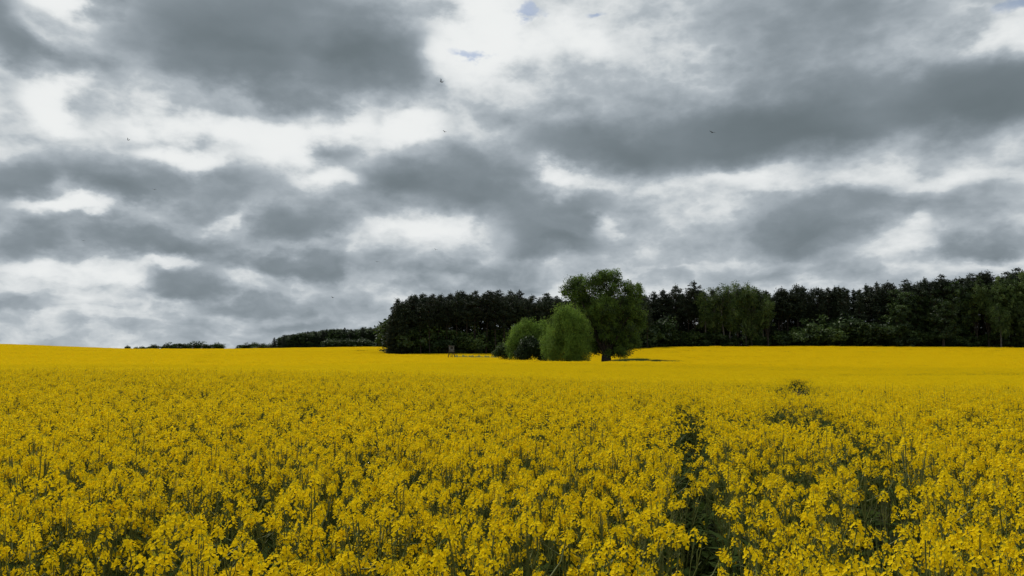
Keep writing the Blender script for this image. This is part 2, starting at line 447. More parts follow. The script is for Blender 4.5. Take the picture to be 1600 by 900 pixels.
def patch(rng, size, nrac, per, fs, depth):
    mb = MB()
    c0 = np.stack([rng.uniform(-size / 2, size / 2, nrac), rng.uniform(-size / 2, size / 2, nrac), CROP - rng.random(nrac) ** 1.4 * depth + rng.normal(0, .035, nrac)], -1)
    c = np.repeat(c0, per, 0) + rng.normal(0, .016 * fs / .03, (nrac * per, 3)) * [1, 1, 1.2]
    n_ = rng.normal(0, 1, c.shape) + [0, 0, .5]
    a = unit(np.cross(n_, rng.normal(0, 1, c.shape))); b = unit(np.cross(n_, a))
    mb.quads(c, a * fs * .5, b * fs * .45, 0)
    st = c0[::2] - [0, 0, .2]                     # stalks and leaves below the flowers
    up = unit(np.stack([rng.normal(0, .15, len(st)), rng.normal(0, .15, len(st)), np.ones(len(st))], -1))
    mb.quads(st, up * .16, np.tile([.005 * fs / .03, 0, 0], (len(st), 1)), 2)
    ng = nrac // 2
    g = np.stack([rng.uniform(-size / 2, size / 2, ng), rng.uniform(-size / 2, size / 2, ng), rng.uniform(.45, CROP - .22, ng)], -1)
    ug = unit(rng.normal(0, 1, (ng, 3)) + [0, 0, .6])
    mb.quads(g, ug * .07 * (fs / .03) ** .5, unit(np.cross(ug, rng.normal(0, 1, (ng, 3)))) * .028 * (fs / .03) ** .5, 3)
    return mb.mesh('rapeseed_patch', [MAT['petal'], MAT['bud'], MAT['stem'], MAT['rleaf']])
def leafy(rng, fl):
    mb = MB()
    for k in range(5):
        a = rng.random() * 6.28; h = rng.uniform(.35, .8)
        mb.tube([[0, 0, 0], [math.cos(a) * .05, math.sin(a) * .05, h * .5], [math.cos(a) * .14, math.sin(a) * .14, h]], [.005, .004, .002], 3, 2)
        nl = 9; hh = rng.uniform(.1, 1, nl) * h; th = rng.random(nl) * 6.28
        d = unit(np.stack([np.cos(th), np.sin(th), rng.uniform(-.2, 1.0, nl)], -1)); ln = rng.uniform(.04, .10, nl)
        c = np.stack([math.cos(a) * .14 * hh / h, math.sin(a) * .14 * hh / h, hh], -1) + d * ln[:, None]
        mb.quads(c, d * ln[:, None], unit(np.cross(d, [0, 0, 1.0])) * (ln * .35)[:, None], 3)
        if rng.random() < fl: raceme(mb, rng, np.array([math.cos(a) * .1, math.sin(a) * .1, h * .8]), np.array([math.cos(a) * .14, math.sin(a) * .14, h + .06]), 1, .7)
    return mb.mesh('rapeseed_leafy', [MAT['petal'], MAT['bud'], MAT['stem'], MAT['rleaf']])
protos = bpy.data.collections.new('rapeseed_prototypes')
rng = np.random.default_rng(11)
kinds = []
for k in range(12): kinds.append(plant(rng, 0))
for k in range(10): kinds.append(plant(rng, 1))
for k in range(6): kinds.append(patch(rng, 1.0, 175, 6, .028, .42))
for k in range(6): kinds.append(patch(rng, 3.0, 620, 5, .07, .34))
for k in range(6): kinds.append(leafy(rng, .5 if k < 4 else 0))
for i, me in enumerate(kinds):
    me.name = 'rapeseed_%02d' % i
    o = bpy.data.objects.new('rapeseed_%02d' % i, me); protos.objects.link(o)
LODI = [(0, 12), (12, 10), (22, 6), (28, 6)]

# far edge of the field, metres ahead, by photograph column
def field_end(px): return np.interp(px, [-700, 0, 200, 350, 600, 607, 612, 1000, 2300], [480, 440, 440, 470, 490, 490, 246, 256, 262])
# wheel tracks and lodged spots: polylines in metres
def flat(px, py):
    X_, D_, Z_ = ray(px, py); d = 2.0                 # walk along the sight line down to the crop
    while d < 60 and CAMZ + Z_ / D_ * d > float(canopy(X_ / D_ * d, d)): d *= 1.01
    return (X_ / D_ * d, d)
TR = [([flat(1116, 930), flat(1104, 860), flat(1092, 780), flat(1084, 710), flat(1078, 655), flat(1072, 628)], .17, .995),
      ([flat(1420, 790), flat(1395, 740), flat(1362, 690), flat(1318, 662), flat(1252, 645)], .2, .92),
      ([flat(1150, 603), flat(1200, 602), flat(1216, 600)], 1.5, .95), ([flat(1120, 596), flat(1170, 603)], .5, .5), ([flat(1246, 612), flat(1249, 592)], .95, .98),
      ([flat(1256, 652), flat(1243, 628)], .5, .98), ([flat(1082, 640), flat(1074, 622)], .4, .9),
      ([flat(300, 870), flat(330, 850)], .22, .6), ([flat(60, 860), flat(20, 875)], .3, .7),
      ([flat(465, 640), flat(480, 636)], .22, .7), ([flat(100, 850), flat(190, 880)], .25, .6)]
def world_at(px, py, d): X_, D_, Z_ = ray(px, py); return (X_ / D_ * d, d)
TR += [([world_at(1290, 575, 62), world_at(1380, 577, 66), world_at(1500, 574, 72), world_at(1620, 572, 76)], 3.6, .85),
       ([world_at(1330, 576, 64), world_at(1400, 577, 66)], 5, .95),
       ([world_at(1195, 560, 120), world_at(1225, 560, 121)], 4.2, .95),
       ([world_at(1000, 580, 45), world_at(1120, 590, 34), world_at(1160, 596, 28)], 1.6, .7),
       ([world_at(312, 568, 120), world_at(320, 553, 215)], 1.5, .8),
       ([world_at(714, 563, 112), world_at(722, 562, 118)], 1.2, .9), ([world_at(733, 564, 112), world_at(738, 563, 118)], 1.6, .95),
       ([world_at(390, 563, 95), world_at(393, 562, 97)], 1.2, 1.0),
       ([world_at(560, 546, 300), world_at(561, 545, 330)], 3, 1.0), ([world_at(567, 546, 300), world_at(568, 545, 330)], 3, 1.0), ([world_at(603, 547, 300), world_at(600, 546, 320)], 3, .9)]
TREES_AT = [(935, 562, 128, 7.5), (885, 560, 124, 5.5), (820, 556, 132, 4.3), (783, 555, 134, 2.2), (985, 563, 122, 5.0), (1010, 563, 120, 4.0), (1032, 564, 119, 2.5), (704, 557, 190, 1.2)]  # the three clearings right of the willow widen its built shadow strip
SHADOW_STRIP = (*world_at(1003, 562, 141), 5.6, 25.0)  # crop cleared for dark blades that form the willow's cast shadow
def seg_dist(x, y, pl):
    d = np.full(x.shape, 1e9)
    for (a, b) in zip(pl[:-1], pl[1:]):
        ax_, ay = a; bx, by = b
        l2 = (bx - ax_) ** 2 + (by - ay) ** 2 + 1e-9
        t = np.clip(((x - ax_) * (bx - ax_) + (y - ay) * (by - ay)) / l2, 0, 1)
        d = np.minimum(d, np.hypot(x - ax_ - t * (bx - ax_), y - ay - t * (by - ay)))
    return d
def keep(x, y, rnd):
    k = np.hypot(x, y) > 1.0
    for pl, w, s in TR:
        d = seg_dist(x, y, pl)
        k &= ~((d < w) & (rnd < s * np.clip(1.6 * (1 - d / w) + .25, 0, 1)))
    for px, py, dd, r in TREES_AT:
        wx, wy = world_at(px, py, dd)
        k &= np.hypot(x - wx, y - wy) > r
    k &= ((x - SHADOW_STRIP[0]) / SHADOW_STRIP[2]) ** 2 + ((y - SHADOW_STRIP[1]) / SHADOW_STRIP[3]) ** 2 > 1
    px = 800 + F * x / np.maximum(y, 1)
    k &= y < field_end(px)
    k &= ~((px > 713) & (px < 778) & (y > 182) & (y < 200))       # grass strip by the high seat
    return k
rs = np.random.default_rng(3)
LW = [(rs.uniform(0, 6.28), rs.uniform(0, 6.28), rs.uniform(.7, 3.5)) for _ in range(12)]
def lump(x, y): return sum(np.sin((np.cos(t) * x + np.sin(t) * y) / l * 6.28 + ph) for t, ph, l in LW) / 3.4
P, RO, S_, I_ = [], [], [], []
def scatter(lod, y0, y1, step, jit, sxy, sz, drop=0.0):
    ys = np.arange(y0, y1, step)
    pts = []
    for yy in ys:
        w = .78 * max(yy, 0) + 4 + .02 * max(yy, 0)
        xs = np.arange(-w, w, step); pts.append(np.stack([xs, np.full(len(xs), yy)], 1))
    pts = np.concatenate(pts) + rs.uniform(-.5, .5, (sum(len(a) for a in pts), 2)) * step * jit
    x, y = pts.T
    lm = lump(x, y)
    kp = keep(x, y, rs.random(len(x)))
    k = kp & (rs.random(len(x)) > drop * np.clip(.30 - lm * .26, 0, 1))
    if lod < 2:                                   # where flowering plants are missing, low leafy ones cover the soil
        g = ~k & (np.hypot(x, y) > 1.0) & (rs.random(len(x)) < .75); xl, yl = x[g], y[g]; nl = len(xl)
        P.append(np.stack([xl, yl, ground(xl, yl)], -1)); RO.append(np.stack([xl * 0, xl * 0, rs.random(nl) * 6.283], -1))
        sl = rs.uniform(.8, 1.25, nl); S_.append(np.stack([sl, sl, sl * np.where(kp[g], 1.0, .42)], -1)); I_.append(np.where(kp[g], rs.integers(34, 38, nl), rs.integers(38, 40, nl)))
    x, y, lm = x[k], y[k], lm[k]; n = len(x)
    a, b = LODI[lod]
    h = rs.normal(0, sz, n) + lm * .014
    if lod < 2:
        tall = rs.random(n) < .02; h = h + tall * rs.uniform(.05, .16, n)
    P.append(np.stack([x, y, ground(x, y) + 0], -1))
    tilt = .07 if lod < 2 else 0.0
    RO.append(np.stack([rs.normal(0, tilt + 1e-6, n), rs.normal(0, tilt + 1e-6, n), rs.random(n) * 6.283], -1))
    sx = rs.uniform(*sxy, n)
    S_.append(np.stack([sx, sx, 1 + h], -1)); I_.append(rs.integers(a, a + b, n))
    print('LOD', lod, n)
scatter(0, .2, 7.0, .178, 1.0, (.85, 1.15), .05, .75)
scatter(1, 7.0, 26.0, .195, 1.0, (.9, 1.2), .05, .7)
scatter(2, 26.2, 100, .92, .35, (1.0, 1.15), .04, .0)
scatter(3, 101, 500, 2.75, .3, (1.0, 1.1), .05, .0)
P = np.concatenate(P); RO = np.concatenate(RO); S_ = np.concatenate(S_); I_ = np.concatenate(I_)
me = bpy.data.meshes.new('rapeseed_crop'); me.vertices.add(len(P)); me.vertices.foreach_set('co', P.astype(np.float32).ravel())
for nm, ty, arr in (('rot', 'FLOAT_VECTOR', RO), ('scl', 'FLOAT_VECTOR', S_), ('pick', 'INT', I_)):
    at_ = me.attributes.new(nm, ty, 'POINT')
    at_.data.foreach_set('vector' if ty != 'INT' else 'value', (arr.astype(np.float32) if ty != 'INT' else arr.astype(np.int32)).ravel())
crop = thing('rapeseed_crop', 'dense field of yellow flowering rapeseed filling the whole foreground', 'rapeseed', data=me, kind='stuff')
def instancer(obj, coll, name):
    ng = bpy.data.node_groups.new(name, 'GeometryNodeTree')
    ng.interface.new_socket('Geometry', in_out='INPUT', socket_type='NodeSocketGeometry')
    ng.interface.new_socket('Geometry', in_out='OUTPUT', socket_type='NodeSocketGeometry')
    gi = ng.nodes.new('NodeGroupInput'); go = ng.nodes.new('NodeGroupOutput')
    ci = ng.nodes.new('GeometryNodeCollectionInfo'); ci.inputs['Collection'].default_value = coll
    ci.inputs['Separate Children'].default_value = True; ci.inputs['Reset Children'].default_value = True
    ip = ng.nodes.new('GeometryNodeInstanceOnPoints'); ip.inputs['Pick Instance'].default_value = True
    def attr(n_, t_):
        a_ = ng.nodes.new('GeometryNodeInputNamedAttribute'); a_.data_type = t_; a_.inputs['Name'].default_value = n_
        return a_.outputs['Attribute']
    ng.links.new(gi.outputs[0], ip.inputs['Points']); ng.links.new(ci.outputs[0], ip.inputs['Instance'])
    ng.links.new(attr('pick', 'INT'), ip.inputs['Instance Index'])
    ng.links.new(attr('rot', 'FLOAT_VECTOR'), ip.inputs['Rotation']); ng.links.new(attr('scl', 'FLOAT_VECTOR'), ip.inputs['Scale'])
    ng.links.new(ip.outputs[0], go.inputs[0])
    md = obj.modifiers.new(name, 'NODES'); md.node_group = ng
instancer(crop, protos, 'plant_scatter')

# ---------------------------------------------------------------- trees
def bent(rng, a, b, n=5, amt=.06):
    a = np.asarray(a, float); b = np.asarray(b, float)
    t = np.linspace(0, 1, n)[:, None]
    L_ = np.linalg.norm(b - a)
    p_ = a + (b - a) * t + rng.normal(0, amt * L_ / 2, (n, 3)) * np.sin(t * np.pi)
    return p_
def leaves(mb, rng, c, size, droop=0.0, aspect=.5, mi=0, up=0.0, nrm=None):
    n = len(c)
    d = rng.normal(0, 1, (n, 3)) + [0, 0, -droop + up]
    d = unit(d)
    w = unit(np.cross(d, rng.normal(0, 1, (n, 3)) if nrm is None else nrm + rng.normal(0, .45, (n, 3))))
    s_ = size * rng.uniform(.6, 1.35, n)[:, None]
    mb.quads(c, d * s_ * .5, w * s_ * aspect * .5, mi)
def pine_meshes(rng, kind):                # a 20 m tree; kind 0 tall bare stem, 1 full edge tree, 2 spruce
    H = 20.0
    tr = MB()
    bend = rng.normal(0, .25, 2)
    zt = np.linspace(0, H * .97, 7)
    trunk = np.stack([bend[0] * np.sin(zt / H * 3), bend[1] * np.sin(zt / H * 2.3), zt], -1)
    tr.tube(trunk, np.linspace(.24, .03, 7), 6)
    cr_ = MB()
    c0 = {0: rng.uniform(.42, .56), 1: .10, 2: .06}[kind] * H
    z = c0; k = 0
    while z < H * .985:
        f_ = (z - c0) / (H - c0)
        if kind == 0: rmax = 2.7 * (1 - f_ ** 3.6) * (.55 + .45 * min(1, f_ * 4))
        elif kind == 1: rmax = 3.3 * (1 - f_ ** 3.0) * (.75 + .25 * min(1, f_ * 3))
        else: rmax = 2.7 * (1 - f_) ** .85 + .12
        for j in range(int(rng.integers(3, 6))):
            a = rng.random() * 6.28
            r = max(rmax * rng.uniform(.45, 1.15), .25)
            b0 = np.array([np.interp(z, zt, trunk[:, 0]), np.interp(z, zt, trunk[:, 1]), z])
            dz_ = r * (rng.uniform(.0, .5) if kind < 2 else rng.uniform(-.35, .05))
            b1 = b0 + [math.cos(a) * r, math.sin(a) * r, dz_]
            tr.tube([b0, (b0 + b1) / 2, b1], [.05, .035, .015], 3)
            nt_ = max(int(r * (11 if kind < 2 else 9)), 4)
            t = rng.uniform(.3, 1.08, nt_)
            c = b0 + (b1 - b0) * t[:, None] + rng.normal(0, .26 if kind < 2 else .16, (nt_, 3)) * [1, 1, .55]
            c = np.repeat(c, 3, 0) + rng.normal(0, .13, (nt_ * 3, 3))
            leaves(cr_, rng, c, .42, 0, .42, 0, .35)
        z += rng.uniform(.3, .65) if kind < 2 else rng.uniform(.25, .45)
    # leader at the tip
    c = np.stack([np.full(14, trunk[-1][0]), np.full(14, trunk[-1][1]), np.linspace(H * .95, H * 1.01, 14)], -1) + rng.normal(0, .07, (14, 3))
    leaves(cr_, rng, c, .35, 0, .35, 0, 1.0)
    if kind == 0:                             # dead snags on the bare stem
        for _ in range(7):
            z = rng.uniform(.25, .5) * H; a = rng.random() * 6.28; r = rng.uniform(.4, 1.3)
            tr.tube([[0, 0, z], [math.cos(a) * r, math.sin(a) * r, z + .1]], [.03, .012], 3)
    return tr.mesh('trunk', [MAT['pbark']], True), cr_.mesh('crown', [MAT['pine']])
def broad_meshes(rng, H, lobes, nleaf, lsize, mats, barkmat, trunk_h, trunk_r, droop=.3, clump=.55, limbs=True, shell=.55, clusters=None, aspect=.5, split=.5):
    """lobes: list of (x,y,z,rx,ry,rz)"""
    tr = MB(); cr_ = MB()
    fork = np.array([0, 0, trunk_h])
    tr.tube(bent(rng, (0, 0, -.3), fork, 4, .04), np.linspace(trunk_r * 1.25, trunk_r * .85, 4), 9)
    vol = np.array([l[3] * l[4] * l[5] for l in lobes]) ** .72; vol /= vol.sum()
    for l in lobes:
        c = np.array(l[:3]); r_ = np.array(l[3:6])
        if limbs:
            tgt = c + [0, 0, r_[2] * .35]
            base = fork + [0, 0, -rng.uniform(0, trunk_h * .25)]
            p_ = bent(rng, base, tgt, 6, .10)
            rr = trunk_r * .30 * (r_.max() / max(x[3] for x in lobes)) ** .6
            tr.tube(p_, np.linspace(rr, rr * .25, 6), 6)
            for _ in range(7):
                s_ = p_[int(rng.integers(2, 6))]
                d = unit(rng.normal(0, 1, 3) + [0, 0, .6])
                tr.tube(bent(rng, s_, c + d * r_ * .85, 4, .1), [rr * .3, rr * .2, rr * .13, rr * .05], 4)
    ncl = clusters or max(int(nleaf / 45), 10)
    which = rng.choice(len(lobes), ncl, p=vol)
    d = unit(rng.normal(0, 1, (ncl, 3)))
    rad = 1 - (1 - shell) * rng.random(ncl) ** 1.3
    A = np.array(lobes)
    cc = A[which, :3] + d * A[which, 3:6] * (rad * rng.uniform(.8, 1.18, ncl))[:, None]
    cc[:, 2] = np.maximum(cc[:, 2], .25)
    per = max(nleaf // ncl, 1)
    sz = rng.uniform(.6, 1.4, ncl)
    mi = (rng.random(ncl) < split).astype(int) if len(mats) > 1 else np.zeros(ncl, int)
    pts = np.repeat(cc, per, 0) + np.clip(rng.normal(0, clump, (ncl * per, 3)), -1.7 * clump, 1.7 * clump) * np.repeat(sz, per)[:, None] * [1, 1, .7 + droop * .5]
    pts[:, 2] -= np.abs(rng.normal(0, 1, len(pts))) * droop * clump
    pts[:, 2] = np.maximum(pts[:, 2], .1)
    cn = unit(d + [0, 0, .35] + rng.normal(0, .35, d.shape))
    leaves(cr_, rng, pts, lsize, droop, aspect, np.repeat(mi, per), 0, np.repeat(cn, per, 0))
    return tr.mesh('trunk', [barkmat], True), cr_.mesh('crown', mats)
def make_tree(name, label, cat, meshes, loc, scale=(1, 1, 1), rz=0.0, group=None):
    t = thing(name, label, cat, loc, group=group, rz=rz); t.scale = scale
    if meshes[0]: part('trunk', meshes[0], t)
    part('crown', meshes[1], t)
    return t

rt = np.random.default_rng(21)
pines = [pine_meshes(rt, 0) for _ in range(7)]
edges = [pine_meshes(rt, 1) for _ in range(3)]
spruces = [pine_meshes(rt, 2) for _ in range(3)]
def rb(rng, n, R_, zlo, zhi, r0, r1, sq=.9):
    out_ = []
    for _ in range(n):
        a = rng.random() * 6.28; z = rng.uniform(zlo, zhi); k = R_ * math.sqrt(max(0.05, 1 - ((z - (zlo + zhi) / 2) / (zhi - zlo) * 1.3) ** 2)) * rng.uniform(.2, 1)
        r = rng.uniform(r0, r1); out_.append((math.cos(a) * k, math.sin(a) * k, z, r, r, r * sq))
    return out_
oaks = [broad_meshes(rt, 20, rb(rt, 16, 4.2, 5, 17.5, 2.0, 3.2), 9000, .5, [MAT['leafm'], MAT['leafd']], MAT['bark'], 4, .4, .1, .42) for _ in range(3)]
lights = [broad_meshes(rt, 20, rb(rt, 15, 3.0, 5, 18, 1.5, 2.6, 1.2), 8000, .45, [MAT['leafl'], MAT['leafm']], MAT['bark'], 5, .3, .5, .38) for _ in range(3)]
birches = [broad_meshes(rt, 20, rb(rt, 14, 2.0, 7, 18, 1.1, 1.9, 1.7), 5500, .38, [MAT['leafl'], MAT['leafm']], MAT['bbark'], 15, .2, 1.0, .36, split=.6) for _ in range(3)]
shrubs = [broad_meshes(rt, 5, rb(rt, 7, 1.7, 1.2, 3.6, 1.0, 1.6), 3000, .4, [MAT['leafm'], MAT['leafd']], MAT['bark'], .8, .12, .2, .3) for _ in range(3)]
KIND = {'pine': (pines, 'pine_tree', 'pine tree'), 'edge': (edges, 'pine_tree', 'pine tree'), 'spruce': (spruces, 'spruce_tree', 'spruce tree'),
        'oak': (oaks, 'oak_tree', 'oak tree'), 'light': (lights, 'leafy_tree', 'tree'), 'birch': (birches, 'birch_tree', 'birch tree'), 'shrub': (shrubs, 'shrub', 'shrub')}
MASTER = {}
ORD = lambda n: {1: 'first', 2: 'second', 3: 'third'}.get(n, str(n) + ('st' if n % 10 == 1 and n != 11 else 'nd' if n % 10 == 2 and n != 12 else 'rd' if n % 10 == 3 and n != 13 else 'th'))
def put(kind, px, top_row, Yd, label, group=None, wide=1.0, var=None):
    ms, nm, cat = KIND[kind]
    v = int(rt.integers(0, len(ms))) if var is None else var
    X_, D_, _ = ray(px, top_row)
    x = X_ / D_ * Yd
    zb = float(ground(x, Yd)) - .1
    H = at(px, top_row, Yd).z - zb
    base = {'shrub': 4.6}.get(kind, 20.0)
    s = max(H / base, .1)
    sc = (s * wide, s * wide, s); rz = float(rt.random() * 6.28)
    key = (kind, v)
    if key in MASTER:
        o = copy_tree(MASTER[key], (x, Yd, zb), rz, sc, label)
        if 'group' in o.keys() and not group: del o['group']
        if group: o['group'] = group
        return o
    o = make_tree(nm, label, cat, ms[v], (x, Yd, zb), sc, rz, group)
    MASTER[key] = o
    return o
# 1) pine wood left of the willows
top_l = lambda px: np.interp(px, [604, 612, 622, 640, 660, 700, 740, 770, 800, 840, 880, 950, 1010], [512, 486, 474, 466, 463, 461, 459, 458, 462, 464, 468, 466, 462])
GP = 'pines of the wood left of the willows'
for r_ in range(4):
    Yd = 250 + r_ * 5.5
    px = 622 + rt.uniform(0, 6) if r_ else 634
    k = 0
    while px < 1015:
        k += 1
        put('pine', px, float(top_l(px)) + rt.normal(0, 4.2) - r_ * .5, Yd + rt.uniform(-1.5, 1.5), (ORD(k) + ' bare stemmed pine from the left in the front row left of the willows') if not r_ else 'tall dark pine behind the front row of the wood left of the willows', GP, rt.uniform(.9, 1.25))
        px += rt.uniform(11, 17)
for px, tr_, lb in ((613, 487, 'bushy dark pine at the left corner of the pine wood, branched to the ground'), (620, 476, 'second dark pine from the left corner of the pine wood'), (609, 508, 'lowest dark pine bough tree leaning out at the left corner of the wood'), (628, 470, 'third dark pine from the left corner of the pine wood')):
    put('edge', px, tr_, 247 + rt.uniform(0, 3), lb, None, 1.05)
for k in range(18):
    put('edge', 700 + k * 8.2 + rt.uniform(-6, 6), rt.uniform(489, 512), 262 + rt.uniform(0, 8), 'young dark pine among the bare stems of the wood left of the willows', 'young pines among the bare stems', .8)
for k in range(64):
    px = 618 + k * 6.2 + rt.uniform(-4, 4)
    put('shrub', px, rt.uniform(508, 527) - (14 if px < 690 else 8 if px > 840 else -2), 251 + rt.uniform(0, 18), 'dark undergrowth shrub under the pines left of the willows', 'undergrowth under the pine wood', 1.2)
# 2) forest right of the willows
tall = [(1022, 455), (1036, 452), (1055, 444), (1083, 439), (1222, 448), (1244, 444), (1275, 449), (1300, 447), (1370, 440), (1386, 439), (1420, 436), (1444, 433), (1466, 429), (1512, 427), (1534, 424), (1543, 423), (1578, 424), (1595, 418)]
TL = {1022: 'dark pine top just right of the big willow', 1036: 'dark rounded pine second to the right of the big willow', 1055: 'slim dark pine rising between two broader pines right of the willow',
      1083: 'tallest dark pine with gappy crown standing above the forest right of the willow', 1466: 'tall pine tip standing up behind the bright green leafy trees'}
ti = 0
for px, tr_ in tall:
    ti += px not in TL
    put('pine' if px < 1100 else ('pine' if rt.random() < .6 else 'spruce'), px, tr_, 268 + rt.uniform(0, 3), TL.get(px, ORD(ti) + ' conifer tip standing above the right forest, counted from the birches rightwards'), None if px in TL else 'conifer tips above the right forest', 1.15)
top_r = lambda px: np.interp(px, [1000, 1030, 1100, 1200, 1240, 1350, 1400, 1440, 1500, 1560, 1600, 1760], [466, 462, 456, 456, 454, 452, 448, 440, 436, 432, 428, 420])
GR = 'conifers of the forest at the right'
for r_ in range(3):
    px = 1004 + rt.uniform(0, 8)
    k = 0
    while px < 1760:
        k += 1
        put('pine' if rt.random() < .55 else 'spruce', px, float(top_r(px)) + rt.normal(0, 3.0), 270 + r_ * 5 + rt.uniform(-1.5, 1.5), (ORD(k) + ' dark conifer right of the big willow, front row of the right forest') if not r_ else 'dark conifer behind the front row of the right forest', GR, rt.uniform(1.1, 1.5))
        px += rt.uniform(14, 20)
for k, (px, tr_) in enumerate(((1100, 447), (1114, 446), (1127, 447), (1140, 444), (1153, 443), (1164, 445), (1176, 446), (1190, 449))):
    put('birch', px, tr_, 264 + rt.uniform(0, 3), ORD(k + 1) + ' pale stemmed birch from the left in the stand right of the tallest pine', 'birches right of the tallest pine', 1.1)
put('light', 1172, 452, 262, 'bright green drooping tree in front of the birches', None, .7)
put('light', 1198, 462, 262, 'light green rounded tree at the right end of the birch stand', None, .8)
for k, (px, tr_) in enumerate(((1405, 448), (1424, 444), (1448, 440), (1478, 436), (1497, 438))):
    put('oak', px, tr_, 266 + rt.uniform(0, 3), ORD(k + 1) + ' mid green tree from the left behind the broad layered tree', 'leafy trees in the middle of the right forest', .9)
put('oak', 1470, 456, 259, 'broad dark green tree with layered boughs reaching down to the field', None, 1.15)
put('oak', 1402, 470, 261, 'smaller dark green tree left of the broad layered tree', None, .9)
for k, (px, tr_) in enumerate(((1522, 436), (1540, 440), (1556, 434), (1574, 432), (1592, 428), (1612, 424), (1634, 424), (1660, 422))):
    put('light', px, tr_, 262 + rt.uniform(0, 4), ORD(k + 1) + ' light green tree from the left in the leafy row at the far right', 'light leafy trees at the right end', .8)
put('birch', 1560, 470, 258, 'light green birch with several pale stems at the right end of the forest', None, 1.3)
put('light', 1598, 472, 258, 'low pale green tree at the right edge of the photo', None, .9)
for k, (px, tr_, wd) in enumerate(((1030, 500, 1.2), (1262, 505, 1.3), (1284, 500, 1.3), (1310, 498, 1.5), (1336, 505, 1.2), (1360, 502, 1.4), (1388, 500, 1.3))):
    put('shrub', px, tr_, 261 + rt.uniform(0, 2), 'green shrub at the forest foot just right of the big willow' if k == 0 else ORD(k) + ' green shrub at the forest foot, counted from the birches to the broad dark tree', 'green shrubs at the forest foot', wd)
for k in range(46):
    px = 1006 + k * 16 + rt.uniform(-5, 5)
    put('shrub', px, rt.uniform(512, 528), 264 + rt.uniform(0, 4), 'low dark shrub at the foot of the right forest', 'dark undergrowth of the right forest', 1.5)
def interior(name, label, spans, n, Y0, Y1):        # what fills the depth of the wood behind the rows of trees
    mb = MB(); r8 = np.random.default_rng(77)
    for (p0, p1, row) in spans:
        k_ = int(n * (p1 - p0) / sum(q_[1] - q_[0] for q_ in spans))
        ncl = k_ // 14
        Yc = r8.uniform(Y0, Y1, ncl); pc = r8.uniform(p0, p1, ncl)
        xc = (pc - 800) / F * Yc; zg_ = ground(xc, Yc)
        top = np.array([at(800, row, y_).z for y_ in Yc]) + r8.normal(0, .9, ncl)
        zc_ = zg_ + (top - zg_) * r8.random(ncl) ** .9
        c = np.repeat(np.stack([xc, Yc, zc_], -1), 14, 0) + r8.normal(0, .55, (ncl * 14, 3))
        leaves(mb, r8, c, .7, 0, .5, 0, .2)
    thing(name, label, 'forest', data=mb.mesh(name, [MAT['pine']]), kind='stuff')
interior('forest_interior', 'dark depth of the woods behind the front rows of trees', [(615, 696, 480), (846, 1010, 478), (700, 842, 511), (1005, 1770, 474), (1190, 1330, 488), (1030, 1330, 508)], 170000, 280, 291)
# 3) far forest on the left skyline
for r_ in range(3):
    px = 434 + rt.uniform(0, 5)
    while px < 640:
        tr_ = float(np.interp(px, [430, 440, 470, 500, 530, 570, 600, 640], [531, 526, 520, 516, 514, 512, 511, 508])) + rt.normal(0, 1.2)
        put('oak' if rt.random() < .6 else 'edge', px, tr_, 700 + r_ * 12, 'dark far tree in the distant wood on the left skyline', 'trees of the distant wood', rt.uniform(1.1, 1.5))
        px += rt.uniform(4.5, 7)
put('edge', 429, 527, 690, 'small dark tree standing at the left tip of the distant wood', None, 1.3)
put('edge', 444, 523, 690, 'second small dark tree from the left tip of the distant wood', None, 1.2)
for k in range(8):
    put('shrub', 378 + k * 7 + rt.uniform(-2, 2), rt.uniform(537, 540), 720, ORD(k + 1) + ' low tree from the left in the row tapering off the distant wood', 'low trees left of the distant wood', 1.9)
for k in range(9):
    put('shrub', 512 + k * 8.5 + rt.uniform(-2, 2), rt.uniform(530, 533), 600, ORD(k + 1) + ' bright green bush from the left in front of the distant wood', 'bright bushes before the distant wood', 1.6)
for k in range(18):
    px = 216 + k * 7.6 + rt.uniform(-2, 2)
    put('shrub', px, float(np.interp(px, [215, 230, 290, 297, 312, 345], [542, 538.5, 537, 533.5, 536, 541])) + rt.normal(0, 1.7), 780, ORD(k + 1) + ' small tree from the left in the row on the far left skyline', 'trees on the far left skyline', 1.7)
put('shrub', 199, 541, 800, 'tiny lone tree on the skyline left of the tree row', None, 1.2)
put('shrub', 342, 538.5, 800, 'tiny pale tree at the right end of the skyline row', None, 1.3)

